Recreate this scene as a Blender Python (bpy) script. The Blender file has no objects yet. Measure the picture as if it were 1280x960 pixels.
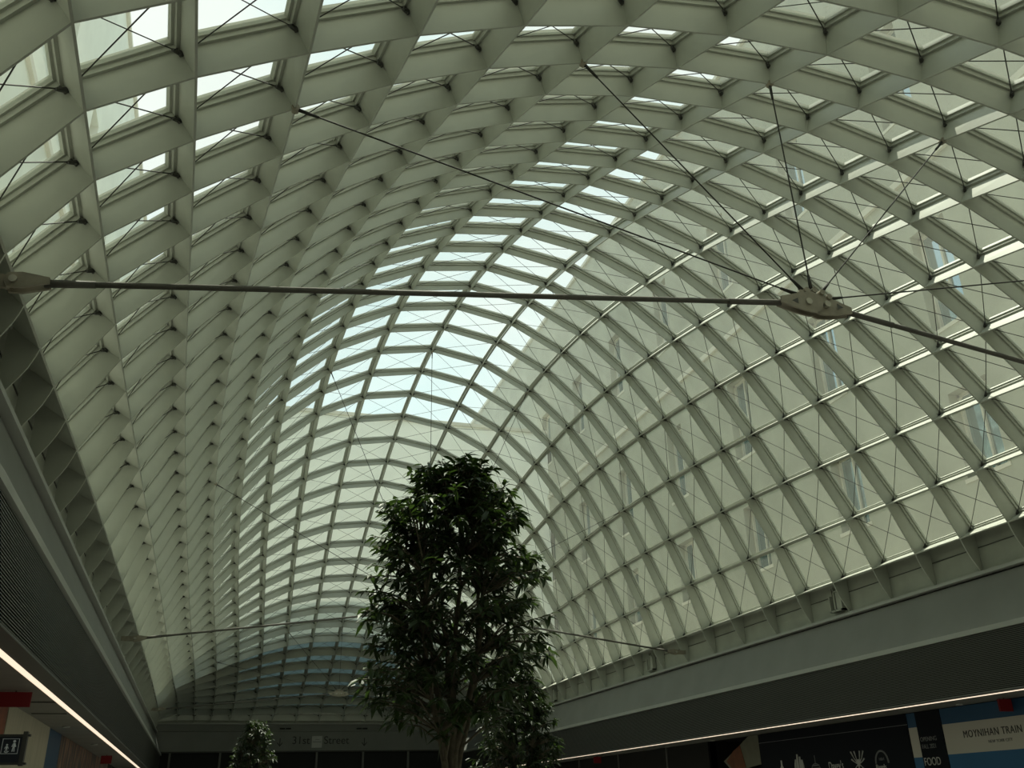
import bpy, math, random
from mathutils import Vector, Matrix
random.seed(7)
C = bpy.context.scene.collection
S = 1.5                       # metres per roof-bay unit
Z0 = 1.6 + 4.60836 * S        # height of the springing line of the roof
def W(x, y, z): return Vector((x * S, y * S, Z0 + z * S))

# ------------------------------------------------------------------ materials
def mat(name, col, rough=.6, metal=0., noise=0., nscale=3., bump=0., bscale=30., spec=.5, emit=None, estr=0., streak=None):
    m = bpy.data.materials.new(name); m.use_nodes = True
    nt = m.node_tree; b = nt.nodes['Principled BSDF']
    b.inputs['Base Color'].default_value = (*col, 1)
    b.inputs['Roughness'].default_value = rough
    b.inputs['Metallic'].default_value = metal
    b.inputs['Specular IOR Level'].default_value = spec
    if emit:
        b.inputs['Emission Color'].default_value = (*emit, 1); b.inputs['Emission Strength'].default_value = estr
    if noise or bump:
        tc = nt.nodes.new('ShaderNodeTexCoord'); mp = nt.nodes.new('ShaderNodeMapping')
        nt.links.new(tc.outputs['Object'], mp.inputs[0])
        if streak: mp.inputs['Scale'].default_value = streak
    if noise:
        n = nt.nodes.new('ShaderNodeTexNoise'); n.inputs['Scale'].default_value = nscale; n.inputs['Detail'].default_value = 5
        nt.links.new(mp.outputs[0], n.inputs['Vector'])
        r = nt.nodes.new('ShaderNodeValToRGB')
        r.color_ramp.elements[0].position = .3; r.color_ramp.elements[1].position = .7
        r.color_ramp.elements[0].color = (*[c * (1 - noise) for c in col], 1)
        r.color_ramp.elements[1].color = (*[min(1, c * (1 + noise)) for c in col], 1)
        nt.links.new(n.outputs['Fac'], r.inputs[0]); nt.links.new(r.outputs[0], b.inputs['Base Color'])
    if bump:
        n = nt.nodes.new('ShaderNodeTexNoise'); n.inputs['Scale'].default_value = bscale
        nt.links.new(mp.outputs[0], n.inputs['Vector'])
        bp = nt.nodes.new('ShaderNodeBump'); bp.inputs['Strength'].default_value = bump; bp.inputs['Distance'].default_value = .02
        nt.links.new(n.outputs['Fac'], bp.inputs['Height']); nt.links.new(bp.outputs[0], b.inputs['Normal'])
    return m
def glass_mat():
    m = bpy.data.materials.new('fritted_glass'); m.use_nodes = True
    nt = m.node_tree; nt.nodes.clear(); N = nt.nodes.new; Lk = nt.links.new
    out = N('ShaderNodeOutputMaterial'); tr = N('ShaderNodeBsdfTransparent'); tl = N('ShaderNodeBsdfTranslucent'); gl = N('ShaderNodeBsdfGlossy')
    tr.inputs[0].default_value = (.90, .955, .90, 1)
    tl.inputs[0].default_value = (.90, .95, .83, 1)
    gl.inputs[0].default_value = (1, 1, 1, 1); gl.inputs['Roughness'].default_value = .03
    tc = N('ShaderNodeTexCoord'); n = N('ShaderNodeTexNoise'); n.inputs['Scale'].default_value = .55; n.inputs['Detail'].default_value = 4
    Lk(tc.outputs['Object'], n.inputs['Vector'])
    mr = N('ShaderNodeMapRange'); mr.inputs['From Min'].default_value = .3; mr.inputs['From Max'].default_value = .7
    mr.inputs['To Min'].default_value = .05; mr.inputs['To Max'].default_value = .075
    Lk(n.outputs['Fac'], mr.inputs['Value'])
    m1 = N('ShaderNodeMixShader'); Lk(mr.outputs[0], m1.inputs[0]); Lk(tr.outputs[0], m1.inputs[1]); Lk(tl.outputs[0], m1.inputs[2])
    lw = N('ShaderNodeLayerWeight'); lw.inputs[0].default_value = .5      # grazing reflection, the same from both sides
    pw = N('ShaderNodeMath'); pw.operation = 'POWER'; pw.inputs[1].default_value = 5; Lk(lw.outputs['Facing'], pw.inputs[0])
    ma = N('ShaderNodeMath'); ma.operation = 'MULTIPLY_ADD'; ma.inputs[1].default_value = .5; ma.inputs[2].default_value = .035; Lk(pw.outputs[0], ma.inputs[0])
    m2 = N('ShaderNodeMixShader'); Lk(ma.outputs[0], m2.inputs[0]); Lk(m1.outputs[0], m2.inputs[1]); Lk(gl.outputs[0], m2.inputs[2])
    Lk(m2.outputs[0], out.inputs[0]); return m
def leaf_mat(name, c0, c1):
    m = bpy.data.materials.new(name); m.use_nodes = True
    nt = m.node_tree; b = nt.nodes['Principled BSDF']; N = nt.nodes.new; Lk = nt.links.new
    tc = N('ShaderNodeTexCoord'); n = N('ShaderNodeTexNoise'); n.inputs['Scale'].default_value = 6
    Lk(tc.outputs['Object'], n.inputs['Vector'])
    r = N('ShaderNodeValToRGB'); r.color_ramp.elements[0].position = .35; r.color_ramp.elements[1].position = .65
    r.color_ramp.elements[0].color = (*c0, 1); r.color_ramp.elements[1].color = (*c1, 1)
    Lk(n.outputs['Fac'], r.inputs[0]); Lk(r.outputs[0], b.inputs['Base Color'])
    b.inputs['Roughness'].default_value = .5; b.inputs['Specular IOR Level'].default_value = .35
    tl = N('ShaderNodeBsdfTranslucent'); tl.inputs[0].default_value = (.10, .19, .03, 1)
    mx = N('ShaderNodeMixShader'); mx.inputs[0].default_value = .13
    Lk(b.outputs[0], mx.inputs[1]); Lk(tl.outputs[0], mx.inputs[2]); Lk(mx.outputs[0], nt.nodes['Material Output'].inputs[0])
    return m
M = dict(
    steel=mat('painted_steel', (.395, .41, .355), .5, noise=.05, nscale=1.5),
    panel=mat('curb_panel', (.33, .345, .29), .7, noise=.10, nscale=1.2),
    cornice=mat('cornice_plaster', (.195, .20, .185), .75, noise=.06, nscale=.8),
    ledge=mat('ledge_metal', (.34, .35, .32), .5),
    louver=mat('louver_metal', (.105, .105, .095), .5),
    black=mat('backing_black', (.012, .013, .012), .8),
    fascia=mat('fascia_metal', (.12, .12, .11), .5),
    soffit=mat('soffit_plaster', (.22, .205, .18), .7, noise=.08, nscale=1.5),
    cable=mat('cable_steel', (.035, .035, .03), .75, spec=.2),
    rod=mat('tie_rod_paint', (.11, .105, .09), .65, spec=.25),
    cast=mat('cast_fitting', (.25, .225, .17), .55, noise=.12, nscale=8, bump=.2),
    pin=mat('pin_steel', (.40, .38, .32), .35, metal=.5),
    dark=mat('dark_steel', (.05, .05, .045), .5),
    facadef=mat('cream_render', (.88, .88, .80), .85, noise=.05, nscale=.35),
    facade_lit=mat('limestone_lit', (.76, .77, .68), .85, noise=.10, nscale=.35, bump=.3, bscale=6),  # same limestone made lighter, standing in for sun on the left wall
    facade=mat('limestone', (.37, .37, .29), .85, noise=.13, nscale=.35, bump=.3, bscale=6),  # same limestone darkened, standing in for less light on the right wall
    facadetrim=mat('limestone_trim', (.60, .57, .47), .8, noise=.06, nscale=.6),
    winglass=mat('window_glass_blue', (.30, .42, .46), .08, metal=.85),
    slate=mat('shade_slate', (.15, .21, .24), .7, noise=.15, nscale=1),  # blue-grey tone set for the shade behind the far glass
    deck=mat('roof_deck', (.27, .27, .255), .9, noise=.1, nscale=.5),
    floor=mat('terrazzo', (.13, .13, .12), .35, noise=.08, nscale=20),
    shop=mat('shopfront_black', (.007, .009, .013), .8, spec=.15),
    shopinner=mat('passage_dark', (.018, .018, .017), .85, spec=.2),
    blue=mat('blue_hoarding', (.008, .06, .13), .6),
    bluelow=mat('blue_hoarding_bright', (.008, .085, .20), .6),
    white=mat('white_hoarding', (.42, .40, .35), .6),
    greytext=mat('grey_lettering', (.42, .42, .40), .6),
    dimtext=mat('dim_lettering', (.16, .165, .165), .6),
    darktext=mat('dark_lettering', (.03, .03, .03), .6),
    stone=mat('travertine', (.42, .40, .30), .7, noise=.10, nscale=2.2, streak=(3, 3, .4)),
    red=mat('red_sign_face', (.05, .005, .006), .8, emit=(1, .04, .04), estr=.012),
    navy=mat('sign_navy', (.016, .022, .035), .4),
    icon=mat('sign_icon_white', (.75, .8, .85), .5),
    orange=mat('orange_poster', (.20, .05, .015), .6, noise=.3, nscale=2),
    bark=mat('bark', (.10, .085, .055), .85, noise=.25, nscale=14, bump=.6),
    planter=mat('planter_grey', (.20, .20, .19), .6, noise=.05),
    soil=mat('planter_soil', (.04, .03, .02), .95, noise=.3, nscale=20),
    strip=mat('light_diffuser', (.8, .8, .8), .4, emit=(1.0, .81, .60), estr=1.05),
    lens=mat('downlight_lens', (.5, .5, .5), .3, emit=(1, .85, .65), estr=.25),
    glass=glass_mat(),
    leaf=leaf_mat('leaf_green', (.011, .022, .007), (.028, .048, .012)),
    leafb=leaf_mat('leaf_green_dark', (.008, .014, .006), (.018, .03, .009)),
)
def mural_mat():
    m = bpy.data.materials.new('mural_print'); m.use_nodes = True
    nt = m.node_tree; b = nt.nodes['Principled BSDF']; N = nt.nodes.new; Lk = nt.links.new
    tc = N('ShaderNodeTexCoord'); mp = N('ShaderNodeMapping'); mp.inputs['Scale'].default_value = (1, 1.6, .5)
    n = N('ShaderNodeTexNoise'); n.inputs['Scale'].default_value = 1.7; n.inputs['Detail'].default_value = 6
    Lk(tc.outputs['Object'], mp.inputs[0]); Lk(mp.outputs[0], n.inputs['Vector'])
    r = N('ShaderNodeValToRGB'); e = r.color_ramp.elements
    e[0].position = .35; e[0].color = (.035, .028, .02, 1); e[1].position = .68; e[1].color = (.28, .20, .13, 1)
    k = e.new(.47); k.color = (.05, .05, .045, 1); k = e.new(.55); k.color = (.17, .07, .035, 1)
    Lk(n.outputs['Fac'], r.inputs[0]); Lk(r.outputs[0], b.inputs['Base Color']); b.inputs['Roughness'].default_value = .6
    return m
M['mural'] = mural_mat()

# ------------------------------------------------------------------ helpers
class MB:
    def __init__(s): s.v = []; s.f = []
    def face(s, pts):
        k = len(s.v); s.v += [tuple(p) for p in pts]; s.f.append(tuple(range(k, k + len(pts))))
    def hexa(s, p):            # 8 corners: bottom ring 0-3, top ring 4-7
        k = len(s.v); s.v += [tuple(q) for q in p]
        for f in ((3, 2, 1, 0), (4, 5, 6, 7), (0, 1, 5, 4), (1, 2, 6, 5), (2, 3, 7, 6), (3, 0, 4, 7)):
            s.f.append(tuple(k + i for i in f))
    def box(s, a, b):          # world metres, two corners
        x0, y0, z0 = (min(a[i], b[i]) for i in range(3)); x1, y1, z1 = (max(a[i], b[i]) for i in range(3))
        s.hexa([(x0, y0, z0), (x1, y0, z0), (x1, y1, z0), (x0, y1, z0), (x0, y0, z1), (x1, y0, z1), (x1, y1, z1), (x0, y1, z1)])
    def ubox(s, x0, x1, y0, y1, z0, z1): s.box(W(x0, y0, z0), W(x1, y1, z1))
    def tube(s, pts, r, n=8, cap=True):
        pts = [Vector(p) for p in pts]; rs = r if isinstance(r, (list, tuple)) else [r] * len(pts)
        k = len(s.v); up = None
        for i, p in enumerate(pts):
            t = (pts[min(i + 1, len(pts) - 1)] - pts[max(i - 1, 0)])
            t = t.normalized() if t.length > 1e-9 else Vector((0, 0, 1))
            if up is None:
                up = Vector((0, 0, 1)) if abs(t.z) < .9 else Vector((1, 0, 0))
            a = t.cross(up)
            if a.length < 1e-6: a = t.cross(Vector((1, .3, 0)))
            a.normalize(); b = t.cross(a).normalized(); up = -b if b.dot(up) < 0 else b
            a = up.cross(t).normalized(); b = up
            for q in range(n):
                an = 2 * math.pi * q / n
                s.v.append(tuple(p + rs[i] * (math.cos(an) * a + math.sin(an) * b)))
        for i in range(len(pts) - 1):
            for q in range(n):
                s.f.append((k + i * n + q, k + i * n + (q + 1) % n, k + (i + 1) * n + (q + 1) % n, k + (i + 1) * n + q))
        if cap:
            s.f.append(tuple(k + q for q in range(n))[::-1]); s.f.append(tuple(k + (len(pts) - 1) * n + q for q in range(n)))
    def prism(s, poly, vec):
        vec = Vector(vec); poly = [Vector(p) for p in poly]; k = len(s.v); n = len(poly)
        s.v += [tuple(p) for p in poly] + [tuple(p + vec) for p in poly]
        s.f.append(tuple(range(k, k + n))); s.f.append(tuple(range(k + 2 * n - 1, k + n - 1, -1)))
        for i in range(n): s.f.append((k + i, k + n + i, k + n + (i + 1) % n, k + (i + 1) % n))
    def build(s, name, m, parent=None, smooth=False):
        off = wloc(parent)
        me = bpy.data.meshes.new(name); me.from_pydata([(v[0] - off[0], v[1] - off[1], v[2] - off[2]) for v in s.v], [], s.f); me.materials.append(m)
        if smooth:
            for p in me.polygons: p.use_smooth = True
        me.update()
        o = bpy.data.objects.new(name, me); C.objects.link(o)
        if parent: o.parent = parent
        return o
def wloc(o):
    v = Vector((0, 0, 0))
    while o: v += o.location; o = o.parent
    return v
def tag(o, label=None, cat=None, group=None, kind=None):
    if label: o['label'] = label
    if cat: o['category'] = cat
    if group: o['group'] = group
    if kind: o['kind'] = kind
    return o
def empty(name, loc=(0, 0, 0)):
    o = bpy.data.objects.new(name, None); o.location = loc; C.objects.link(o); return o
def dup(root, loc, label):
    r = root.copy(); C.objects.link(r); r.location = loc; r['label'] = label
    for ch in list(root.children):
        c = ch.copy(); C.objects.link(c); c.parent = r
        for g in list(ch.children):
            d = g.copy(); C.objects.link(d); d.parent = c
    return r
def text(name, body, m, size, origin, xdir, parent, up=Vector((0, 0, 1)), extrude=.004, align='LEFT', xs=1., spacing=1.):
    cu = bpy.data.curves.new(name, 'FONT'); cu.body = body; cu.size = size; cu.extrude = extrude; cu.align_x = align; cu.space_character = spacing
    t = bpy.data.objects.new(name, cu); C.objects.link(t)
    bpy.context.view_layer.update()
    me = bpy.data.meshes.new_from_object(t); bpy.data.objects.remove(t)
    xd = Vector(xdir).normalized(); n = xd.cross(up)
    for v in me.vertices:
        c = v.co.copy(); v.co = Vector(origin) + xd * c.x * xs + up * c.y + n * c.z
    off = wloc(parent)
    for v in me.vertices: v.co -= off
    me.materials.clear(); me.materials.append(m)
    o = bpy.data.objects.new(name, me); C.objects.link(o)
    if parent: o.parent = parent
    return o

# ------------------------------------------------------------------ roof shape
PY_ = [35.44903, -24.78732, 28.8147, -13.41852]
QX = [[5.79078, -11.56934, 7.62803], [-7.94472, 18.51808, -12.02585], [4.89371, -9.0022, 3.26681]]
QY = [[.63563, -.69644], [.28096, -4.68625]]
QZ = [[8.79461, -14.11653, 28.84979, -34.41601, 14.32719], [-10.08253, 23.76736, -18.06191, -2.2872, .89421],
      [12.30244, -29.41909, 2.55237, 9.91472, 5.54436], [-6.92347, 11.75937, 18.37185, 13.87682, 6.92661]]
J0, J1, NI = -25, 19, 8
def P2(q, s, T): return sum(q[m][k] * s ** m * T ** k for m in range(len(q)) for k in range(len(q[0])))
def raw(i, j):
    s = (i / 8) ** 2; t = (j + 3) / 22.; T = t * t
    return Vector((i / 8 * (8 + (1 - s) * P2(QX, s, T)),
                   t * (sum(PY_[k] * T ** k for k in range(4)) + s * (1 - T) * P2(QY, s, T)),
                   (1 - s) * (1 - T) * P2(QZ, s, T)))
NODE = {}
for j in range(J0, J1 + 1):
    zmin = 1e9
    for i in range(0, NI + 1):
        p = raw(i, j); zmin = min(zmin, p.z); p.z = max(0, zmin)
        NODE[i, j] = p; NODE[-i, j] = Vector((-p.x, p.y, p.z))
DIR = {}
for (i, j), p in NODE.items():
    a = NODE[min(i + 1, NI), j] - NODE[max(i - 1, -NI), j]; b = NODE[i, min(j + 1, J1)] - NODE[i, max(j - 1, J0)]
    n = a.cross(b).normalized()
    DIR[i, j] = Vector((-1.12 * n.x, -.5 * n.y, -n.z)).normalized()      # points into the hall
def nd(i, j, off):                                                     # off: + into the hall, - outside
    p = NODE[i, j] + DIR[i, j] * off; return W(p.x, p.y, p.z)

# ------------------------------------------------------------------ ceiling: steel ribs, glass, bracing
roof = tag(empty('ceiling', W(0, 0, 0)), 'glazed vaulted roof of crossing deep grey steel ribs over the whole hall', 'roof', kind='structure')
def depth(i, j):                                                       # ribs are shallow over the middle of the crown
    g0 = min(1.1, .45 + 1.35 * ((j + 3) / 22) ** 2)
    if abs(i) == 8: return .35  # edge ribs deepened to keep direct sun off the cornice
    return .005 + .285 * (g0 + (.95 - g0) * abs(i) / 8)
PROF = [(.072, -.10), (.072, -.04), (.045, -.04), (.045, .005), (.012, .005), (.012, .29)]
PROF = PROF + [(-a, b) for a, b in PROF[::-1]]
def rib(keys, along, name):
    mb = MB(); n = len(PROF); k0 = 0
    for q, key in enumerate(keys):
        a = NODE[keys[max(q - 1, 0)]]; b = NODE[keys[min(q + 1, len(keys) - 1)]]
        t = (b - a).normalized(); d = DIR[key]; w = t.cross(d).normalized()
        for u, o in PROF:
            if o > .1: o = depth(*key)
            p = NODE[key] + d * o + w * u; mb.v.append(tuple(W(p.x, p.y, p.z)))
    for q in range(len(keys) - 1):
        for e in range(n):
            mb.f.append((q * n + e, q * n + (e + 1) % n, (q + 1) * n + (e + 1) % n, (q + 1) * n + e))
    mb.f.append(tuple(range(n))); mb.f.append(tuple((len(keys) - 1) * n + e for e in range(n))[::-1])
    return mb
def bracket(mb, node, d, out, wdir, dp, zb=-.80):
    # tapering end of a rib running down to the cornice; out: outward horizontal dir
    th = .012; prev = None
    for f in (0, .2, .4, .6, .8, 1):
        o = node - d * .06 * (1 - f) + out * (.05 * f) + Vector((0, 0, zb * f))
        inn = (node + d * dp) * (1 - f) + (node + out * .02 + Vector((0, 0, zb))) * f + out * (-.05 * math.sin(math.pi * f)) + Vector((0, 0, .02 * math.sin(math.pi * f)))
        ring = [W(*(o + wdir * th)), W(*(o - wdir * th)), W(*(inn - wdir * th)), W(*(inn + wdir * th))]
        if prev: mb.hexa(prev + ring)
        prev = ring
for j in range(J0, J1 + 1):
    mb = rib([(i, j) for i in range(-NI, NI + 1)], 0, 'transverse_rib')
    if J0 < j < J1:
        for sx in (-1, 1): bracket(mb, NODE[sx * NI, j], DIR[sx * NI, j], Vector((sx, 0, 0)), Vector((0, 1, 0)), depth(NI, j))
    mb.build('transverse_rib', M['steel'], roof)
for i in range(-NI, NI + 1):
    mb = rib([(i, j) for j in range(J0, J1 + 1)], 1, 'longitudinal_rib')
    if abs(i) < NI:
        for sy, jj in ((-1, J0), (1, J1)): bracket(mb, NODE[i, jj], DIR[i, jj], Vector((0, sy, 0)), Vector((1, 0, 0)), depth(i, jj), -.40)
    mb.build('longitudinal_rib', M['steel'], roof)
for j in range(J0, J1):
    mb = MB()
    for i in range(-NI, NI):
        mb.face([nd(i, j, -.07), nd(i + 1, j, -.07), nd(i + 1, j + 1, -.07), nd(i, j + 1, -.07)])
    mb.build('glazing', M['glass'], roof)
def clamp_mb(mb, i, j, n=6):
    c = nd(i, j, .055); d = (nd(i, j, .3) - nd(i, j, 0)).normalized()
    for a, b in ((1, 1), (-1, 1), (1, -1), (-1, -1)):
        k = (max(-NI, min(NI, i + a)), max(J0, min(J1, j + b)))
        if k[0] == i or k[1] == j: continue
        v = (nd(*k, .03) - c).normalized(); s0 = c + v * .03
        mb.tube([s0, c + v * .19], [.040, .022], n)
        mb.tube([c + v * .09 - d * .06, c + v * .09 + d * .06], .017, 5)
def cross_mb(mb, i, j, n=4):
    for (a, b), (c, e) in (((i, j), (i + 1, j + 1)), ((i + 1, j), (i, j + 1))):
        p, q = nd(a, b, .045), nd(c, e, .045); v = (q - p).normalized()
        mb.tube([p + v * .12, q - v * .12], .0095, n, False)
CAMP = W(-5.69965, -25.72732, -4.60836)
FWD = Vector((math.sin(.31403) * math.cos(.43112), math.cos(.31403) * math.cos(.43112), math.sin(.43112)))
def inview(p, m=.0):
    d = p - CAMP; w = d.dot(FWD)
    if w < 1: return False
    R = Vector((math.cos(.31403), -math.sin(.31403), 0)); U = R.cross(FWD)
    return abs(d.dot(R) / w) < .56 + m and abs(d.dot(U) / w) < .42 + m
cells = sorted([(i, j) for j in range(J0, J1) for i in range(-NI, NI)], key=lambda k: (not inview(nd(*k, 0)), (nd(*k, 0) - CAMP).length))
for k in cells[:100]:
    mb = MB(); cross_mb(mb, *k, 6); mb.build('bracing_cable', M['cable'], roof)
mb = MB()
for k in cells[100:]: cross_mb(mb, *k, 4)
tag(mb.build('bracing_cable', M['cable'], roof), kind='stuff')
nodes = sorted(NODE, key=lambda k: (not inview(nd(*k, 0)), (nd(*k, 0) - CAMP).length))
for k in nodes[:100]:
    mb = MB(); clamp_mb(mb, *k, 7); mb.build('cable_clamp', M['dark'], roof)
mb = MB()
for k in nodes[100:]: clamp_mb(mb, *k, 5)
tag(mb.build('cable_clamp', M['dark'], roof), kind='stuff')

# ------------------------------------------------------------------ side walls: curb, cornice, louvres, soffit, shopfronts
YA, YB = -26.6, 26.45
SHOPX = {1: 9.0, -1: 8.68}
for sx, side in ((-1, 'left'), (1, 'right')):
    wl = tag(empty('wall_' + side, W(sx * 8, 0, -5.67)), kind='structure')
    def B(name, m, *boxes):
        mb = MB()
        for b in boxes: mb.ubox(sx * b[0], sx * b[1], b[2], b[3], b[4], b[5])
        return mb.build(name, m, wl)
    def poly(name, m, pts, y0=YA, y1=YB):
        mb = MB(); mb.prism([W(sx * x, y0, z) for x, z in pts], Vector((0, (y1 - y0) * S, 0))); return mb.build(name, m, wl)
    B('curb_panel', M['panel'], (8.07, 8.25, YA, YB, -.80, .09))
    B('curb_shade_line', M['dark'], (8.055, 8.075, YA, YB, -.335, -.32))  # dark strip stands in for the shading below the edge rib
    poly('cornice_lip', M['ledge'], [(7.90, -.80), (8.3, -.80), (8.3, -.86), (7.90, -.86)])
    B('shadow_gap', M['dark'], (8.10, 8.3, YA, YB, -.92, -.86))
    poly('cornice_panel', M['cornice'], [(8.0, -.90), (8.3, -.90), (8.3, -1.86), (7.66, -1.86)])
    poly('ledge', M['ledge'], [(7.60, -1.84), (7.78, -1.84), (7.78, -1.93), (7.60, -1.93)])
    B('louver_backing', M['black'], (7.78, 7.84, YA, YB, -2.93, -1.93))
    mb = MB(); nl = 32
    for k in range(nl):
        z = -1.945 - (k + .5) * (.975 / nl); x = 7.64
        mb.prism([W(sx * x, YA, z + .006), W(sx * (x + .03), YA, z + .011), W(sx * (x + .03), YA, z + .006), W(sx * x, YA, z - .006)], Vector((0, (YB - YA) * S, 0)))
    mb.build('louver_grille', M['louver'], wl)
    poly('fascia', M['fascia'], [(7.625, -2.93), (7.86, -2.93), (7.86, -2.955), (7.625, -2.955)])
    B('strip_housing', M['fascia'], (7.86, 7.96, YA, YB, -2.925, -2.85))
    # soffit with a slot for the light strip
    X = SHOPX[sx]
    B('soffit', M['soffit'], (7.955, X + .1, YA, YB, -2.95, -2.89))
    ls = MB(); ls.ubox(sx * 7.862, sx * 7.95, YA, YB, -2.962, -2.93)
    tag(ls.build('light_strip', M['strip']), {'left': 'long warm linear light strip along the soffit edge over the stone panel and step-free sign',
        'right': 'thin white linear light strip under the louvres above the food hall banner'}[side], 'light', 'linear light strips')
    if side == 'left':
        B('shop_wall', M['shopinner'], (X + .03, X + .3, YA, YB, -5.67, -2.95))
    else:
        B('shop_wall', M['shopinner'], (X + .03, X + .3, YA, -1.85, -5.67, -2.95), (X + .03, X + .3, 1.2, YB, -5.67, -2.95), (X + 1.6, X + 1.8, -1.85, 1.2, -5.67, -2.95), (X + .1, X + 1.8, -2.0, -1.85, -5.67, -2.85), (X + .1, X + 1.8, 1.2, 1.35, -5.67, -2.85), (X + .1, X + 1.8, -2.0, 1.35, -2.95, -2.85))
    mb = MB()
    for k in range(13):
        y = -24 + 4 * k
        mb.ubox(sx * (X - .012), sx * (X + .04), y - .03, y + .03, -5.67, -2.95) if not (-13 < y < 1.5) else None
    mb.build('shopfront_mullion', M['fascia'], wl)
    # upper wall behind the curb, out of the hall
    B('outer_curb', M['deck'], (8.25, 8.4, YA, YB, -2.9, .05))
# end walls
for sy, side in ((1, 'far'), (-1, 'near')):
    we = tag(empty('wall_' + side, W(0, sy * 26.4, -5.67)), kind='structure')
    def B(name, m, x0, x1, y0, y1, z0, z1):
        mb = MB(); mb.ubox(x0, x1, sy * y0, sy * y1, z0, z1); return mb.build(name, m, we)
    B('curb_panel', M['panel'], -8.2, 8.2, 26.13, 26.3, -.42, .06)
    B('header_ledge', M['ledge'], -8.2, 8.2, 26.02, 26.3, -.46, -.40)
    B('header_recess', M['cornice'], -8.2, 8.2, 26.14, 26.3, -.80, -.46)
    B('header_band', M['cornice'], -8.2, 8.2, 26.06, 26.3, -1.74, -.82)
    B('header_soffit', M['dark'], -9, 9, 26.06, 30, -1.80, -1.745)
    B('back_wall', M['shopinner'], -9.6, 9.6, 30, 30.2, -5.67, -1.75)
    for sx in (-1, 1): B('portal_side', M['shopinner'], sx * 8.4, sx * 9.5, 26.0, 30.0, -5.67, -1.75)
    B('header_backing', M['black'], -9.5, 9.5, 26.3, 26.5, -3.0, -.1)
    for k in range(7):
        x = -7.2 + 2.4 * k
        B('portal_mullion', M['fascia'], x - .05, x + .05, 26.12, 26.25, -5.67, -1.75)
fl = MB(); fl.ubox(-11, 11, -30.3, 30.3, -5.80, -5.67); tag(fl.build('floor', M['floor']), kind='structure')

# roof deck round the skylight and the court walls outside
dk = MB(); HX = 11.0; HY = 36.8; HT = 21.3
dk.ubox(-HX, -8.35, -HY, HY, -.25, -.12); dk.ubox(8.35, HX, -HY, HY, -.25, -.12)
dk.ubox(-8.35, 8.35, 26.5, HY, -.25, -.12); dk.ubox(-8.35, 8.35, -HY, -26.25, -.25, -.12)
tag(dk.build('roof_deck', M['deck']), 'grey roof deck seen through the glass around the foot of the skylight', 'roof deck', kind='structure')
def court(name, label, a, b, nwin, inward, rows, HT=HT, arch=None, stone='facade_lit'):
    # a, b: plan ends of the inner face; inward: unit plan normal pointing to the court
    root = empty(name, W((a[0] + b[0]) / 2, (a[1] + b[1]) / 2, -.12)); tag(root, label, 'building', 'stone court buildings outside the skylight')
    A, Bv = Vector((*a, 0)), Vector((*b, 0)); L = (Bv - A).length; u = (Bv - A) / L; n = Vector((*inward, 0))
    xs = [L * (k + .5) / nwin for k in range(nwin)]; hw = .62
    mb = MB()
    def slab(x0, x1, z0, z1, d0, d1, m=mb):
        P = [A + u * x0 + n * d0, A + u * x1 + n * d0, A + u * x1 + n * d1, A + u * x0 + n * d1]
        m.hexa([W(p.x, p.y, z0) for p in P] + [W(p.x, p.y, z1) for p in P])
    zs = [-.12] + [z for r in rows for z in r] + [HT]
    for k in range(0, len(zs), 2): slab(0, L, zs[k], zs[k + 1], -1.2, 0)
    for z0, z1 in rows:
        e = 0
        for x in xs: slab(e, x - hw, z0, z1, -1.2, 0); e = x + hw
        slab(e, L, z0, z1, -1.2, 0)
    if arch:                                  # bridging wall: the underside follows the vault
        mb = MB(); prev = None
        P = [(-HX + .001, -.12), (-8.25, -.12)] + arch + [(8.25, -.12), (HX - .001, -.12)]
        for (x0, z0), (x1, z1) in zip(P[:-1], P[1:]):
            y0, y1 = a[1], a[1] + 1.2
            mb.hexa([W(x0, y0, z0), W(x1, y0, z1), W(x1, y1, z1), W(x0, y1, z0), W(x0, y0, HT), W(x1, y0, HT), W(x1, y1, HT), W(x0, y1, HT)])
    mb.build('wall', M[stone], root)
    tr = MB(); slab(0, L, HT, HT + .18, -1.2, .12, tr); (None if arch else slab(0, L, 10.6, 10.8, -.02, .1, tr)); tr.build('cornice', M['facadetrim'], root)
    for z0, z1 in rows:
        for x in xs:
            w = MB(); slab(x - hw, x + hw, z0, z1, -.4, -.36, w); wo = w.build('window', M['winglass'], root)
            f = MB(); slab(x - hw, x - hw + .07, z0, z1, -.36, -.28, f); slab(x + hw - .07, x + hw, z0, z1, -.36, -.28, f)
            slab(x - .03, x + .03, z0, z1, -.36, -.3, f); slab(x - hw, x + hw, z1 - .07, z1, -.36, -.28, f)
            slab(x - hw - .08, x + hw + .08, z0 - .1, z0, -.4, .02, f)
            f.build('window_frame', M['facadetrim'], wo)
R3 = [(2.2, 4.4), (6.1, 9.0), (12.6, 15.7)]
YF = 19.6
def shell_z(i):                                # height of the outer glass line where the bridging wall meets it
    a, b = NODE[i, 12] - DIR[i, 12] * .105, NODE[i, 13] - DIR[i, 13] * .105
    t = (YF - a.y) / (b.y - a.y); q = a.lerp(b, t); return (q.x, q.z + .01)
ARCH = [shell_z(i) for i in range(-NI, NI + 1)]
mb = MB(); mb.ubox(-HX + .01, HX - .01, YF + 1.25, 26.3, 4.3, 4.8); mb.ubox(-HX + .01, HX - .01, 30.4, 30.8, -.12, 9); mb.ubox(-HX + .4, HX - .4, 26.6, 30.4, -.11, -.05)  # enclosure added for shade, its sky slot sized for dim blue light
for x in (-HX + .01, HX - .31): mb.ubox(x, x + .3, YF + 1.25, 30.4, -.12, 4.3)
for x in (-9.6, 9.6):
    for y in (21.8, 25.8): mb.ubox(x - .3, x + .3, y - .3, y + .3, -.12, 4.3)
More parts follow.
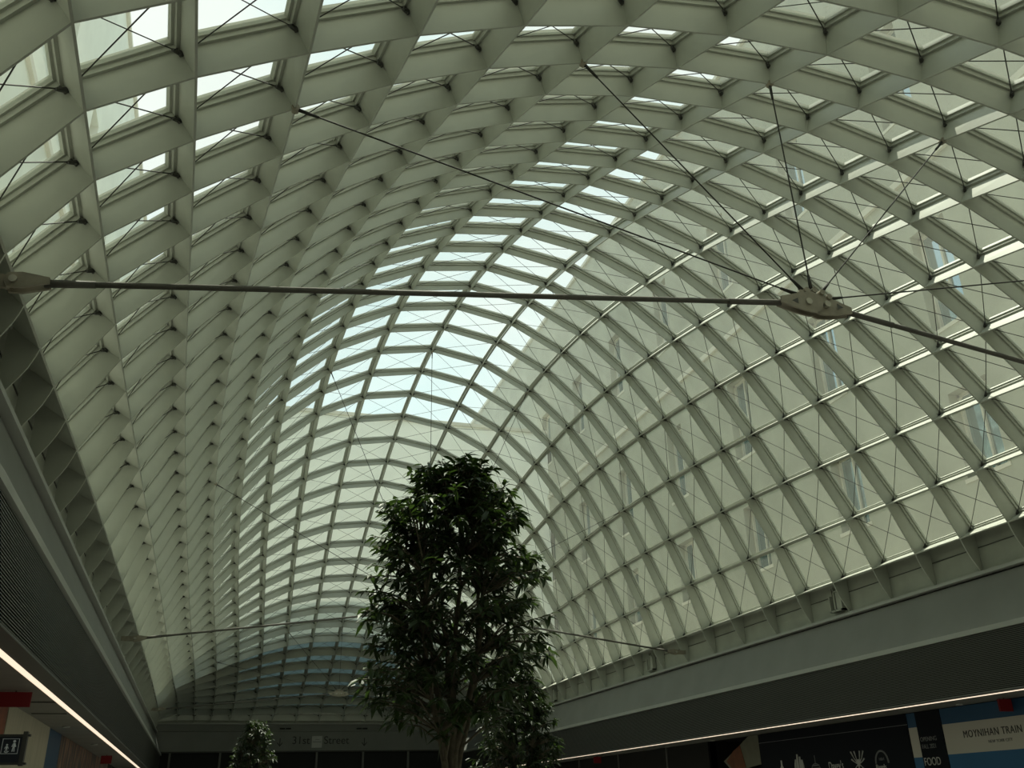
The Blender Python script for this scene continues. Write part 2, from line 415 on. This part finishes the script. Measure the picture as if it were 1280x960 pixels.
tag(mb.build('far_end_shade', M['slate']), 'dark blue-grey enclosure added to shade the far end of the roof', 'building')
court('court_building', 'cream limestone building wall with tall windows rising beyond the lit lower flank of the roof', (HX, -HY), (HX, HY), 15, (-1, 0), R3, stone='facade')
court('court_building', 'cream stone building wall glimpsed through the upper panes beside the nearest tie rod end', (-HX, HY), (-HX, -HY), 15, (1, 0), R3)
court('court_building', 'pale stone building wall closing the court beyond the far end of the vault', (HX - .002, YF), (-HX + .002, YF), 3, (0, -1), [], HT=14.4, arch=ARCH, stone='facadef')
court('court_building', 'stone building wall behind the viewer closing the near end of the court', (-HX, -HY), (HX, -HY), 5, (0, 1), R3)

# ------------------------------------------------------------------ tie trusses
def truss(j, hz, label, ends=(-.5, 7.62)):
    y = (NODE[0, j]).y; root = empty('tie_truss', W(0, y, hz)); tag(root, label, 'tie rod truss', 'tie rod trusses spanning the vault')
    hub = W(0, y, hz); X = lambda dx, dz, dy=0: hub + Vector((dx, dy, dz))
    rodr = .041
    for s in (-1, 1):
        e = W(s * ends[1], NODE[8, j].y, ends[0]); h = X(s * .62, -.01)
        v = (e - h).normalized()
        mb = MB(); mb.tube([h, h + v * .9], [.048, .048], 10); mb.tube([h + v * .9, e - v * .95], rodr, 10); mb.tube([e - v * .95, e - v * .35], [.048, .055], 10)
        ro = mb.build('tie_rod', M['rod'], root, True)
        # forked end fitting with a pin, bolted to the rib bracket
        mb = MB(); sd = Vector((0, 1, 0)); up = sd.cross(v).normalized()
        for q in (-1, 1):
            c = e + sd * q * .075
            mb.prism([c - v * .42 + up * .04 - sd * .02, c - v * .10 + up * .11 - sd * .02, c + v * .07 + up * .10 - sd * .02, c + v * .12 - sd * .02, c + v * .07 - up * .10 - sd * .02, c - v * .10 - up * .11 - sd * .02, c - v * .42 - up * .04 - sd * .02], sd * .04)
        mb.box(e + Vector((s * .04, -.03, -.09)), e + Vector((s * .50, .03, .09)))
        fo = mb.build('end_fitting', M['cast'], root)
        mb = MB(); mb.tube([e - sd * .13, e + sd * .13], .05, 12); mb.build('pin', M['pin'], fo)
    # hub: two overlapping lens plates
    def plate(s, y0):
        o = []
        for t in range(0, 13):
            a = -math.pi / 2 + math.pi * t / 12
            o.append(X(s * .10 - s * .20 * math.cos(a), .03 + .19 * math.sin(a), y0))
        o += [X(s * .35, .15, y0), X(s * .66, .055, y0), X(s * .66, -.055, y0), X(s * .35, -.13, y0)]
        return o
    mb = MB()
    for s, y0 in ((-1, -.10), (1, -.06), (-1, .03), (1, .07)): mb.prism(plate(s, y0), Vector((0, .03, 0)))
    hb = mb.build('hub_plate', M['cast'], root)
    for s in (-1, 1):
        mb = MB(); mb.tube([X(s * .17, .02, -.13), X(s * .17, .02, .13)], .055, 14); mb.build('pin', M['pin'], hb)
        mb = MB(); mb.prism([X(s * .36, .06, -.104), X(s * .36, -.04, -.104), X(s * .47, .0, -.104)], Vector((0, .005, 0))); mb.build('slot', M['dark'], hb)
    for k, i in enumerate((-5, -2, 0, 2, 5)):
        t = nd(i, j, depth(i, j)); a0 = math.radians((150, 118, 90, 62, 30)[k])
        b = X(.30 * math.cos(a0), .10 + .17 * math.sin(a0)); v = (t - b).normalized()
        mb = MB(); mb.tube([b, b + v * .32], [.035, .022], 8); mb.tube([b + v * .32, t - v * .35], .0125, 6, False); mb.tube([t - v * .35, t - v * .05], [.02, .028], 8)
        co = mb.build('fan_cable', M['cable'], root, True)
        mb = MB(); mb.tube([b - Vector((0, .09, 0)), b + Vector((0, .09, 0))], .05, 10)
        mb.tube([t - Vector((0, .05, 0)), t + Vector((0, .05, 0))], .06, 8); mb.build('clevis', M['cast'], co)
truss(-17, .12, 'nearest dark tie rod crossing overhead with cast hub and five fanning cables')
truss(-3, .46, 'middle tie rod passing behind the crown of the tall foreground tree')
truss(11, .24, 'farthest small tie rod with sunlit hub low against the shaded end of the vault')

# ------------------------------------------------------------------ far sign lettering
sg = empty('street_sign', W(0, 26.05, -1.5)); tag(sg, 'dark 31st Street lettering with arrows on the grey header of the far wall', 'sign')
ax = Vector((1, 0, 0))
text('lettering', '31st', M['darktext'], .80, W(-1.32, 26.05, -1.42), ax, sg, extrude=.01)
text('lettering', 'Street', M['darktext'], .80, W(.30, 26.05, -1.42), ax, sg, extrude=.01)
mb = MB(); mb.ubox(-.31, .22, 26.02, 26.06, -1.60, -1.04); pl = mb.build('square_plaque', M['greytext'], sg)
mb = MB(); mb.ubox(-.27, .18, 26.012, 26.022, -1.34, -1.31); mb.ubox(-.14, .08, 26.012, 26.022, -1.22, -1.20); mb.build('plaque_line', M['dimtext'], pl)
for x in (-1.92, 2.42):
    mb = MB(); c = W(x, 26.04, -1.33)
    mb.box(c + Vector((-.03, 0, -.2)), c + Vector((.03, .015, .28)))
    for s in (-1, 1): mb.prism([c + Vector((0, 0, -.32)), c + Vector((s * .2, 0, -.08)), c + Vector((s * .2, 0, .0)), c + Vector((0, 0, -.22))], Vector((0, .015, 0)))
    mb.build('arrow', M['darktext'], sg)
vt = None
for x0, lb in ((-1.97, 'dark slotted air vent above the first arrow of the street lettering'), (2.0, 'dark slotted air vent above the last arrow of the street lettering')):
    mb = MB(); mb.ubox(x0, x0 + .26, 26.03, 26.14, -.70, -.64); mb.ubox(x0 + .3, x0 + .56, 26.03, 26.14, -.70, -.64)
    tag(mb.build('slot_vent', M['black']), lb, 'vent', 'slot vents in the far header')

# ------------------------------------------------------------------ curb equipment boxes on the right
for y, lb in ((-7.55, 'open metal access hatch at the roof foot nearest the viewer on the pale curb'), (2.5, 'open metal access hatch on the curb by the middle tie rod end'), (11.9, 'open metal access hatch on the curb close to the small leafy tree')):
    rt = empty('access_hatch', W(7.98, y, -.72)); tag(rt, lb, 'hatch', 'access hatches on the curb')
    x0 = 7.93; x1 = 8.05
    mb = MB()
    for a, b, c, d in ((-.22, -.17, -.70, -.12), (.02, .06, -.70, -.16), (.20, .24, -.70, -.32), (-.22, .24, -.70, -.66), (-.22, .06, -.27, -.24)):
        mb.ubox(x0, x1, y + a, y + b, c, d)
    mb.build('hatch_frame', M['panel'], rt)
    mb = MB(); mb.ubox(x1 - .02, x1 + .005, y - .2, y + .22, -.68, -.14); mb.build('hatch_recess', M['black'], rt)
    mb = MB(); mb.ubox(x0 + .02, x1 - .03, y - .16, y - .01, -.65, -.28); mb.build('hatch_door', M['panel'], rt)

# ------------------------------------------------------------------ right shopfront graphics (x = 9)
RX = 9.0; ydir = Vector((0, -1, 0))
def rb(root, name, m, y0, y1, z0, z1, x=RX, t=.03):
    mb = MB(); mb.ubox(x - t, x + .03, y0, y1, z0, z1); return mb.build(name, m, root)
bd = empty('vendor_hoarding', W(RX, -4.9, -5.67)); tag(bd, 'black hoarding with a row of pale vendor logos under the light strip', 'hoarding')
rb(bd, 'board', M['shop'], -7.92, -1.8, -5.6, -2.97)
rb(bd, 'top_rail', M['dimtext'], -7.92, -1.8, -3.19, -3.18, RX - .001, .032)
lx = RX - .035
def lpoly(root, name, y, z, pts, m=None):
    mb = MB(); mb.prism([W(lx, y - a, z + b) for a, b in pts], Vector((.006, 0, 0))); return mb.build(name, m or M['greytext'], root)
lpoly(bd, 'bottle_logo', -2.80, -3.93, [(-.10, -.25), (.10, -.25), (.10, .05), (.035, .13), (.03, .26), (-.03, .26), (-.035, .13), (-.10, .05)])
mb = MB()
for a, h in ((-.15, .18), (-.05, .30), (.06, .24), (.15, .16)): mb.tube([W(lx, -3.62 - a, -4.15), W(lx, -3.62 - a * 1.1, -3.9 + h * .4), W(lx, -3.62 - a * .9, -3.86 + h)], [.06, .055, .035], 7)
mb.build('hand_logo', M['greytext'], bd)
mb = MB()
for k in range(5): mb.ubox(lx, lx + .006, -4.32 - .2 + .012 * k, -4.32 + .2 - .012 * k, -4.15 + .07 * k, -4.12 + .07 * k)
mb.tube([W(lx, -4.32, -3.83), W(lx, -4.32, -3.62)], .012, 5)
mb.tube([W(lx, -4.32 + .19 * math.cos(math.pi * q / 10), -3.98 + .17 * math.sin(math.pi * q / 10)) for q in range(11)], .014, 5)
mb.build('cloche_logo', M['dimtext'], bd)
text('lettering', "Davey's", M['greytext'], .40, W(lx, -4.85, -3.99), Vector((0, -1, .02)), bd, xs=.72)
mb = MB()
for q in range(8):
    a = math.radians((25, 50, 70, 110, 130, 155, 215, 325)[q]); r = (.26, .36, .3, .3, .36, .26, .2, .2)[q]
    mb.tube([W(lx, -6.03, -3.90), W(lx, -6.03 - r * .6 * math.cos(a), -3.90 + r * .45 * math.sin(a)), W(lx, -6.03 - r * math.cos(a), -3.90 + r * math.sin(a))], [.03, .012, .03], 6)
mb.tube([W(lx, -6.03, -4.06), W(lx, -6.03, -3.80)], [.02, .05], 7)
mb.build('insect_logo', M['greytext'], bd)
mb = MB(); mb.tube([W(lx, -6.88 + .22 * math.cos(math.pi * q / 12), -3.92 + .26 * math.sin(math.pi * q / 12)) for q in range(13)], .03, 6); mb.build('arch_logo', M['dimtext'], bd)
text('lettering', 'H&H', M['dimtext'], .13, W(lx, -6.78, -3.86), ydir, bd)
text('lettering', 'Bagels', M['greytext'], .22, W(lx, -6.63, -4.04), ydir, bd)
sb = empty('blue_banner', W(RX, -8.06, -5.67)); tag(sb, 'narrow blue and white banner strip between the black hoarding and the food hall banner', 'banner')
rb(sb, 'blue_band', M['blue'], -8.21, -7.94, -3.26, -2.97); rb(sb, 'white_band', M['white'], -8.21, -7.94, -3.86, -3.26); rb(sb, 'blue_base', M['bluelow'], -8.21, -7.94, -5.6, -3.86)
fh = empty('food_hall_banner', W(RX, -8.6, -5.67)); tag(fh, 'tall black banner with white food hall lettering', 'banner')
rb(fh, 'board', M['shop'], -8.97, -8.22, -5.6, -2.965, RX - .01)
lx2 = RX - .046
text('lettering', 'OPENING', M['dimtext'], .185, W(lx2, -8.26, -3.555), ydir, fh, xs=.93)
text('lettering', 'FALL 2021', M['dimtext'], .185, W(lx2, -8.27, -3.70), ydir, fh, xs=.82)
text('lettering', 'FOOD', M['greytext'], .33, W(lx2, -8.25, -4.03), ydir, fh, xs=.80)
text('lettering', 'HALL', M['greytext'], .33, W(lx2, -8.25, -4.33), ydir, fh, xs=.90)
mh = empty('train_hall_hoarding', W(RX, -11.5, -5.67)); tag(mh, 'blue hoarding with a wide white band and dark train hall lettering', 'hoarding')
rb(mh, 'blue_band', M['blue'], -15.5, -8.98, -3.27, -2.965); rb(mh, 'white_band', M['white'], -15.5, -8.98, -3.85, -3.27); rb(mh, 'blue_base', M['bluelow'], -15.5, -8.98, -5.6, -3.85)
lx = RX - .035
text('lettering', 'MOYNIHAN TRAIN HALL', M['darktext'], .29, W(lx, -9.52, -3.565), ydir, mh, xs=.86, spacing=1.1)
text('lettering', 'NEW YORK CITY', M['dimtext'], .12, W(lx, -10.15, -3.70), ydir, mh)
# slanted cream panel with orange poster in the passage
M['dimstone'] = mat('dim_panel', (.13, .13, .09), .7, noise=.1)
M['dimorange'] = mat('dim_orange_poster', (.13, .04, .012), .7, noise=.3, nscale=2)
wp = empty('slanted_panel', W(9.05, -.8, -5.67)); tag(wp, 'slanted cream panel with an orange poster in the dark passage beside the vendor hoarding', 'panel')
mb = MB(); mb.prism([W(9.0, -1.79, -2.96), W(9.0, -1.25, -2.96), W(9.0, .28, -3.55), W(9.0, -.2, -3.86), W(9.0, -1.77, -3.71)], Vector((.06, 0, 0))); pb = mb.build('board', M['dimstone'], wp)
mb = MB(); mb.prism([W(8.985, -.75, -3.17), W(8.985, -.35, -3.30), W(8.985, .1, -3.56), W(8.985, -.25, -3.82), W(8.985, -.95, -3.76)], Vector((.012, 0, 0))); mb.build('poster', M['dimorange'], wp)

# ------------------------------------------------------------------ left side: stone panel, murals, sign
sp = MB(); sp.ubox(-8.70, -8.64, -8.92, -4.30, -5.67, -2.955)
tag(sp.build('stone_panel', M['stone']), 'pale travertine wall panel behind the step-free access sign', 'panel')
nm = MB(); nm.ubox(-8.70, -8.65, -4.28, -2.4, -5.67, -2.96)
tag(nm.build('blue_hoarding', M['blue']), 'blue hoarding panel next to the pale travertine panel', 'panel')
nm = MB(); nm.ubox(-8.70, -8.65, -2.38, 10, -5.67, -2.96)
tag(nm.build('mural', M['mural']), 'brown printed mural on the left wall beyond the blue panel', 'mural')
nm = MB(); nm.ubox(-8.70, -8.65, -15, -8.94, -5.67, -2.96)
tag(nm.build('wood_panel', M['orange']), 'dark reddish wall panel at the frame edge before the travertine', 'panel')
rs = empty('access_sign', W(-7.6, -15, -4.13)); tag(rs, 'hanging dark blue sign with white figures pictogram in a black frame', 'sign')
def sbx(name, m, x0, x1, z0, z1, y0=-15.02, y1=-14.98, par=None):
    mb = MB(); mb.ubox(x0, x1, y0, y1, z0, z1); return mb.build(name, m, par or rs)
sbx('face', M['navy'], -8.62, -7.40, -4.11, -3.86)
sbx('post', M['dark'], -7.40, -7.36, -4.135, -3.82, -15.04, -14.96)
sbx('top_rail', M['dark'], -8.63, -7.335, -3.865, -3.845, -15.03, -14.97)
sbx('bottom_rail', M['dark'], -8.63, -7.335, -4.125, -4.105, -15.03, -14.97)
mb = MB(); y0, y1 = -15.028, -15.02; a, b, c, d = -7.575, -7.425, -4.025, -3.885; t = .004
for q in ((a, b, c, c + t), (a, b, d - t, d), (a, a + t, c, d), (b - t, b, c, d)): mb.ubox(q[0], q[1], y0, y1, q[2], q[3])
ic = mb.build('pictogram', M['icon'], rs)
mb = MB()
def fig(x, z, k):
    mb.tube([W(x, y0, z + .072 * k), W(x, y1, z + .072 * k)], .0165 * k, 10)
    mb.tube([W(x, -15.024, z + .058 * k), W(x, -15.024, z + .028 * k)], [.014 * k, .018 * k], 6)
    for s in (-1, 1): mb.tube([W(x + s * .004, -15.024, z + .03 * k), W(x + s * .009, -15.024, z - .01 * k)], .0065 * k, 5); mb.tube([W(x + s * .008, -15.024, z + .055 * k), W(x + s * .018, -15.024, z + .028 * k)], .005 * k, 5)
fig(-7.468, -3.993, 1.15); fig(-7.53, -4.0, .8)
mb.tube([W(-7.545, -15.024, -4.005), W(-7.525, -15.024, -4.015), W(-7.505, -15.024, -4.0)], .005, 5)
mb.build('figures', M['icon'], ic)

# ------------------------------------------------------------------ soffit fittings
def red_sign(x, y, lb, w=.30, h=.22):
    rt = empty('exit_sign', W(x, y, -2.95)); tag(rt, lb, 'sign', 'red lit hanging signs')
    mb = MB(); mb.ubox(x - .01, x + .01, y - .01, y + .01, -2.97, -2.95); mb.build('hanger', M['dark'], rt)
    mb = MB(); mb.ubox(x - w / 2, x + w / 2, y - .02, y + .02, -2.97 - h, -2.97); mb.build('face', M['red'], rt)
red_sign(-8.30, -10.6, 'red glowing hanging sign under the left soffit above the step-free access sign', .42, .20)
red_sign(8.80, -10.95, 'red glowing hanging sign over the train hall lettering')
red_sign(-8.35, 5.6, 'small red hanging sign far along the left soffit near the light strip end')
red_sign(8.7, 9.3, 'small red hanging sign far along the right soffit beside the leafy tree')
dl = None
def downlight(x, y, lb):
    global dl
    if dl is None:
        dl = empty('downlight', W(x, y, -2.95)); tag(dl, lb, 'light', 'round soffit downlights')
        c = W(x, y, -2.95); mb = MB()
        for q in range(16):
            a0, a1 = 2 * math.pi * q / 16, 2 * math.pi * (q + 1) / 16
            P = [c + Vector((r * math.cos(a), r * math.sin(a), 0)) for r, a in ((.11, a0), (.11, a1), (.08, a1), (.08, a0))]
            mb.hexa([p - Vector((0, 0, .03)) for p in P] + P)
        mb.build('ring', M['ledge'], dl)
        mb = MB(); mb.tube([c - Vector((0, 0, .012)), c], .08, 16); mb.build('lens', M['lens'], dl)
        return dl
    r = dup(dl, W(x, y, -2.95), lb)
    return r
downlight(-8.33, -4.5, 'round downlight in the left soffit above the travertine panel edge')
downlight(-8.27, .8, 'round downlight in the left soffit, second beyond the travertine panel')
downlight(-8.3, 6.0, 'round downlight in the left soffit, third beyond the travertine panel')
downlight(8.74, -9.86, 'round downlight in the right soffit over the train hall hoarding')
downlight(8.8, .45, 'round downlight in the right soffit over the dark passage')
downlight(8.75, 3.4, 'round downlight in the right soffit past the dark passage, towards the trees')
for x, y, lb in ((-8.25, -9.1, 'dark linear air slot in the left soffit nearest the viewer'), (-8.3, -7.2, 'dark linear air slot in the left soffit above the travertine panel')):
    mb = MB(); mb.ubox(x - .28, x + .28, y - .05, y + .05, -2.958, -2.94)
    tag(mb.build('air_slot', M['black']), lb, 'vent', 'linear air slots in the left soffit')

# ------------------------------------------------------------------ trees
def leaf(mb, base, dr, nrm, L, w, droop=.25):
    dr = dr.normalized(); sd = dr.cross(nrm)
    if sd.length < 1e-3: sd = dr.cross(Vector((1, .2, .1)))
    sd.normalize(); up = sd.cross(dr).normalized(); k = len(mb.v)
    pts = []
    for t, ww in ((0, .06), (.28, .85), (.6, .9), (1, 0)):
        c = base + dr * (L * t) - Vector((0, 0, droop * L * t * t))
        if ww == 0: pts.append([c]); continue
        pts.append([c - sd * w * ww * .5 + up * .12 * w, c - up * .02 * w, c + sd * w * ww * .5 + up * .12 * w])
    for q in pts: mb.v += [tuple(p) for p in q]
    for r in range(2):
        a = k + r * 3; b = a + 3
        mb.f += [(a, a + 1, b + 1, b), (a + 1, a + 2, b + 2, b + 1)]
    a = k + 6; e = k + 9; mb.f += [(a, a + 1, e), (a + 1, a + 2, e)]
def tree(base, top, crown, label, stems, nclus, leaves, Ls, lm, seed, stemh, planter_r=.75, gap=None):
    # crown(dirz 0..1) -> radius at that height fraction; heights in metres
    rnd = random.Random(seed); base = Vector(base)
    root = empty('potted_tree', base); tag(root, label, 'tree', 'potted indoor trees')
    z0 = base.z; mb = MB(); n = 28
    pts = [(planter_r * .8, 0), (planter_r, .72), (planter_r, .78), (planter_r - .07, .78), (planter_r - .09, .6)]
    for q in range(n):
        a0, a1 = 2 * math.pi * q / n, 2 * math.pi * (q + 1) / n
        for (r0, h0), (r1, h1) in zip(pts[:-1], pts[1:]):
            mb.face([base + Vector((r0 * math.cos(a0), r0 * math.sin(a0), h0)), base + Vector((r0 * math.cos(a1), r0 * math.sin(a1), h0)), base + Vector((r1 * math.cos(a1), r1 * math.sin(a1), h1)), base + Vector((r1 * math.cos(a0), r1 * math.sin(a0), h1))])
    mb.build('planter', M['planter'], root, True)
    mb = MB(); mb.tube([base + Vector((0, 0, .5)), base + Vector((0, 0, .66))], planter_r - .085, 28); mb.build('soil', M['soil'], root)
    tk = MB(); tips = []
    fork = base + Vector((0, 0, stemh))
    H = top - z0
    tk.tube([base + Vector((0, 0, .6)), base + Vector((.01, .02, stemh * .7)), fork], [.085, .07, .062], 10)
    stemsP = []
    for k in range(stems):
        a = 2 * math.pi * (k + .3 * rnd.random()) / stems; sp = .15 + .22 * rnd.random()
        hh = H * (.70 + .22 * rnd.random()); P = []
        st = fork + Vector((0, 0, -.6 * rnd.random()))
        for q in range(9):
            t = q / 8; zz = st.z + (z0 + hh - st.z) * t
            rr = crown(min(1, max(0, (zz - z0) / H))) * sp * (1.6 * t - .5 * t * t) * 1.3
            P.append(Vector((st.x + rr * math.cos(a + .5 * t) + .03 * rnd.uniform(-1, 1), st.y + rr * math.sin(a + .5 * t) + .03 * rnd.uniform(-1, 1), zz)))
        P[0] = st; tk.tube(P, [.042 * (1 - .8 * q / 8) + .007 for q in range(9)], 7); stemsP.append(P)
    tk.build('trunk', M['bark'], root, True)
    br = MB(); lf = MB()
    lo = crown.lo
    for c in range(nclus):
        for _ in range(60):
            h = lo + (1 - lo) * (rnd.random() ** .85); R = crown(h)
            a = rnd.uniform(0, 2 * math.pi); r = R * math.sqrt(rnd.uniform(.06, 1.0))
            if gap is None or not gap(h, a, r / max(R, .01), rnd): break
        tip = Vector((base.x + r * math.cos(a), base.y + r * math.sin(a), z0 + h * H + rnd.uniform(-.04, .04)))
        # nearest stem point below the tip
        best = min((p for P in stemsP for p in P[1:]), key=lambda p: (p - tip).length + (3 * max(0, p.z - tip.z + .15)))
        mid = best.lerp(tip, .55) + Vector((0, 0, .10 * (tip - best).length))
        br.tube([best, mid, tip], [.013, .009, .004], 4, False)
        out = (tip - Vector((base.x, base.y, tip.z)));
        if out.length < .01: out = Vector((1, 0, 0))
        out.normalize(); tw = (tip - mid).normalized()
        for q in range(leaves):
            an = 2.4 * q + rnd.random(); el = rnd.uniform(-.75, .45)
            d = (Vector((math.cos(an), math.sin(an), el)) + out * .55 + tw * .3).normalized()
            b0 = tip - tw * (.30 * rnd.random()) + Vector((rnd.uniform(-1, 1), rnd.uniform(-1, 1), rnd.uniform(-1, 1))) * .02
            L = Ls * rnd.uniform(.7, 1.2)
            leaf(lf, b0, d, Vector((rnd.uniform(-.5, .5), rnd.uniform(-.5, .5), 1)), L, L * .34, rnd.uniform(.15, .5))
    br.build('branches', M['bark'], root)
    tag(lf.build('foliage', lm, root), kind='stuff')
class Crown:
    def __init__(s, pts): s.p = pts; s.lo = pts[0][0]
    def __call__(s, h):
        P = s.p
        if h <= P[0][0]: return P[0][1]
        for (a, ra), (b, rb_) in zip(P[:-1], P[1:]):
            if h <= b: return ra + (rb_ - ra) * (h - a) / (b - a)
        return P[-1][1]
fz = Z0 - 5.67 * S
cam = W(-5.69965, -25.72732, -4.60836)
def at(az, d): v = Vector((az, 1, 0)).normalized(); return (cam.x + v.x * d, cam.y + v.y * d, fz)
def sparse(h, a, r, rnd):    # open lower crown
    return h < .62 and rnd.random() < (.62 - h) * 2.0 + (.25 if r < .5 else 0)
t1 = at(.242 / .968, 11.3)
tree(t1, 5.66, Crown([(.42, .85), (.50, 1.2), (.62, 1.22), (.74, 1.18), (.84, 1.08), (.92, .88), (1, .42)]),
     'tall leafy foreground tree with several slim stems rising in front of the vault', 6, 640, 12, .165, M['leaf'], 3, 1.85, gap=sparse)
tree(at(.305 / .952, 25), 4.95, Crown([(.16, .9), (.3, 1.15), (.55, 1.2), (.8, 1.0), (1, .35)]),
     'smaller dense leafy tree standing behind and beside the tall foreground tree', 5, 620, 12, .19, M['leafb'], 5, 1.2)
tree(at(.049, 42), 5.1, Crown([(.2, .8), (.4, 1.0), (.65, 1.0), (.85, .8), (1, .35)]),
     'distant dark tree silhouetted against the grey header left of the street lettering', 5, 400, 10, .2, M['leafb'], 8, 1.2)

# ------------------------------------------------------------------ light
w = bpy.data.worlds.new('World'); bpy.context.scene.world = w; w.use_nodes = True
nt = w.node_tree; bg = nt.nodes['Background']; N = nt.nodes.new
tc = N('ShaderNodeTexCoord'); n = N('ShaderNodeTexNoise'); n.inputs['Scale'].default_value = 2.2; n.inputs['Detail'].default_value = 6
r = N('ShaderNodeValToRGB'); r.color_ramp.elements[0].position = .40; r.color_ramp.elements[1].position = .62
r.color_ramp.elements[0].color = (.66, .93, 1.0, 1); r.color_ramp.elements[1].color = (.95, 1.0, 1.0, 1)
nt.links.new(tc.outputs['Generated'], n.inputs['Vector']); nt.links.new(n.outputs['Fac'], r.inputs[0]); nt.links.new(r.outputs[0], bg.inputs[0])
bg.inputs[1].default_value = 1.0
sun = bpy.data.lights.new('sun', 'SUN'); sun.energy = 8.5; sun.angle = math.radians(.6); sun.color = (1, .95, .82)
so = bpy.data.objects.new('sun', sun); C.objects.link(so)
sd = Vector((.02, math.cos(math.radians(78)), math.sin(math.radians(78))))
so.rotation_euler = sd.to_track_quat('Z', 'Y').to_euler(); so.location = (0, 0, 60)

# ------------------------------------------------------------------ camera
cd = bpy.data.cameras.new('camera'); co = bpy.data.objects.new('camera', cd); C.objects.link(co)
cd.sensor_fit = 'HORIZONTAL'; cd.sensor_width = 36; cd.lens = 1147.6638 / 1280 * 36; cd.clip_end = 500
yaw, pit, rol = .31403, .43112, -.02593
f = Vector((math.sin(yaw) * math.cos(pit), math.cos(yaw) * math.cos(pit), math.sin(pit))); r_ = Vector((math.cos(yaw), -math.sin(yaw), 0)); u_ = r_.cross(f)
r2 = r_ * math.cos(rol) + u_ * math.sin(rol); u2 = -r_ * math.sin(rol) + u_ * math.cos(rol)
co.matrix_world = Matrix(((r2.x, u2.x, -f.x, cam.x), (r2.y, u2.y, -f.y, cam.y), (r2.z, u2.z, -f.z, cam.z), (0, 0, 0, 1)))
sc = bpy.context.scene; sc.camera = co
sc.view_settings.view_transform = 'Standard'; sc.view_settings.look = 'None'; sc.view_settings.gamma = 1; sc.view_settings.exposure = 0
sc.view_settings.use_curve_mapping = False
sc.cycles.max_bounces = 10; sc.cycles.diffuse_bounces = 5; sc.cycles.transparent_max_bounces = 12
sc.cycles.sample_clamp_indirect = 4
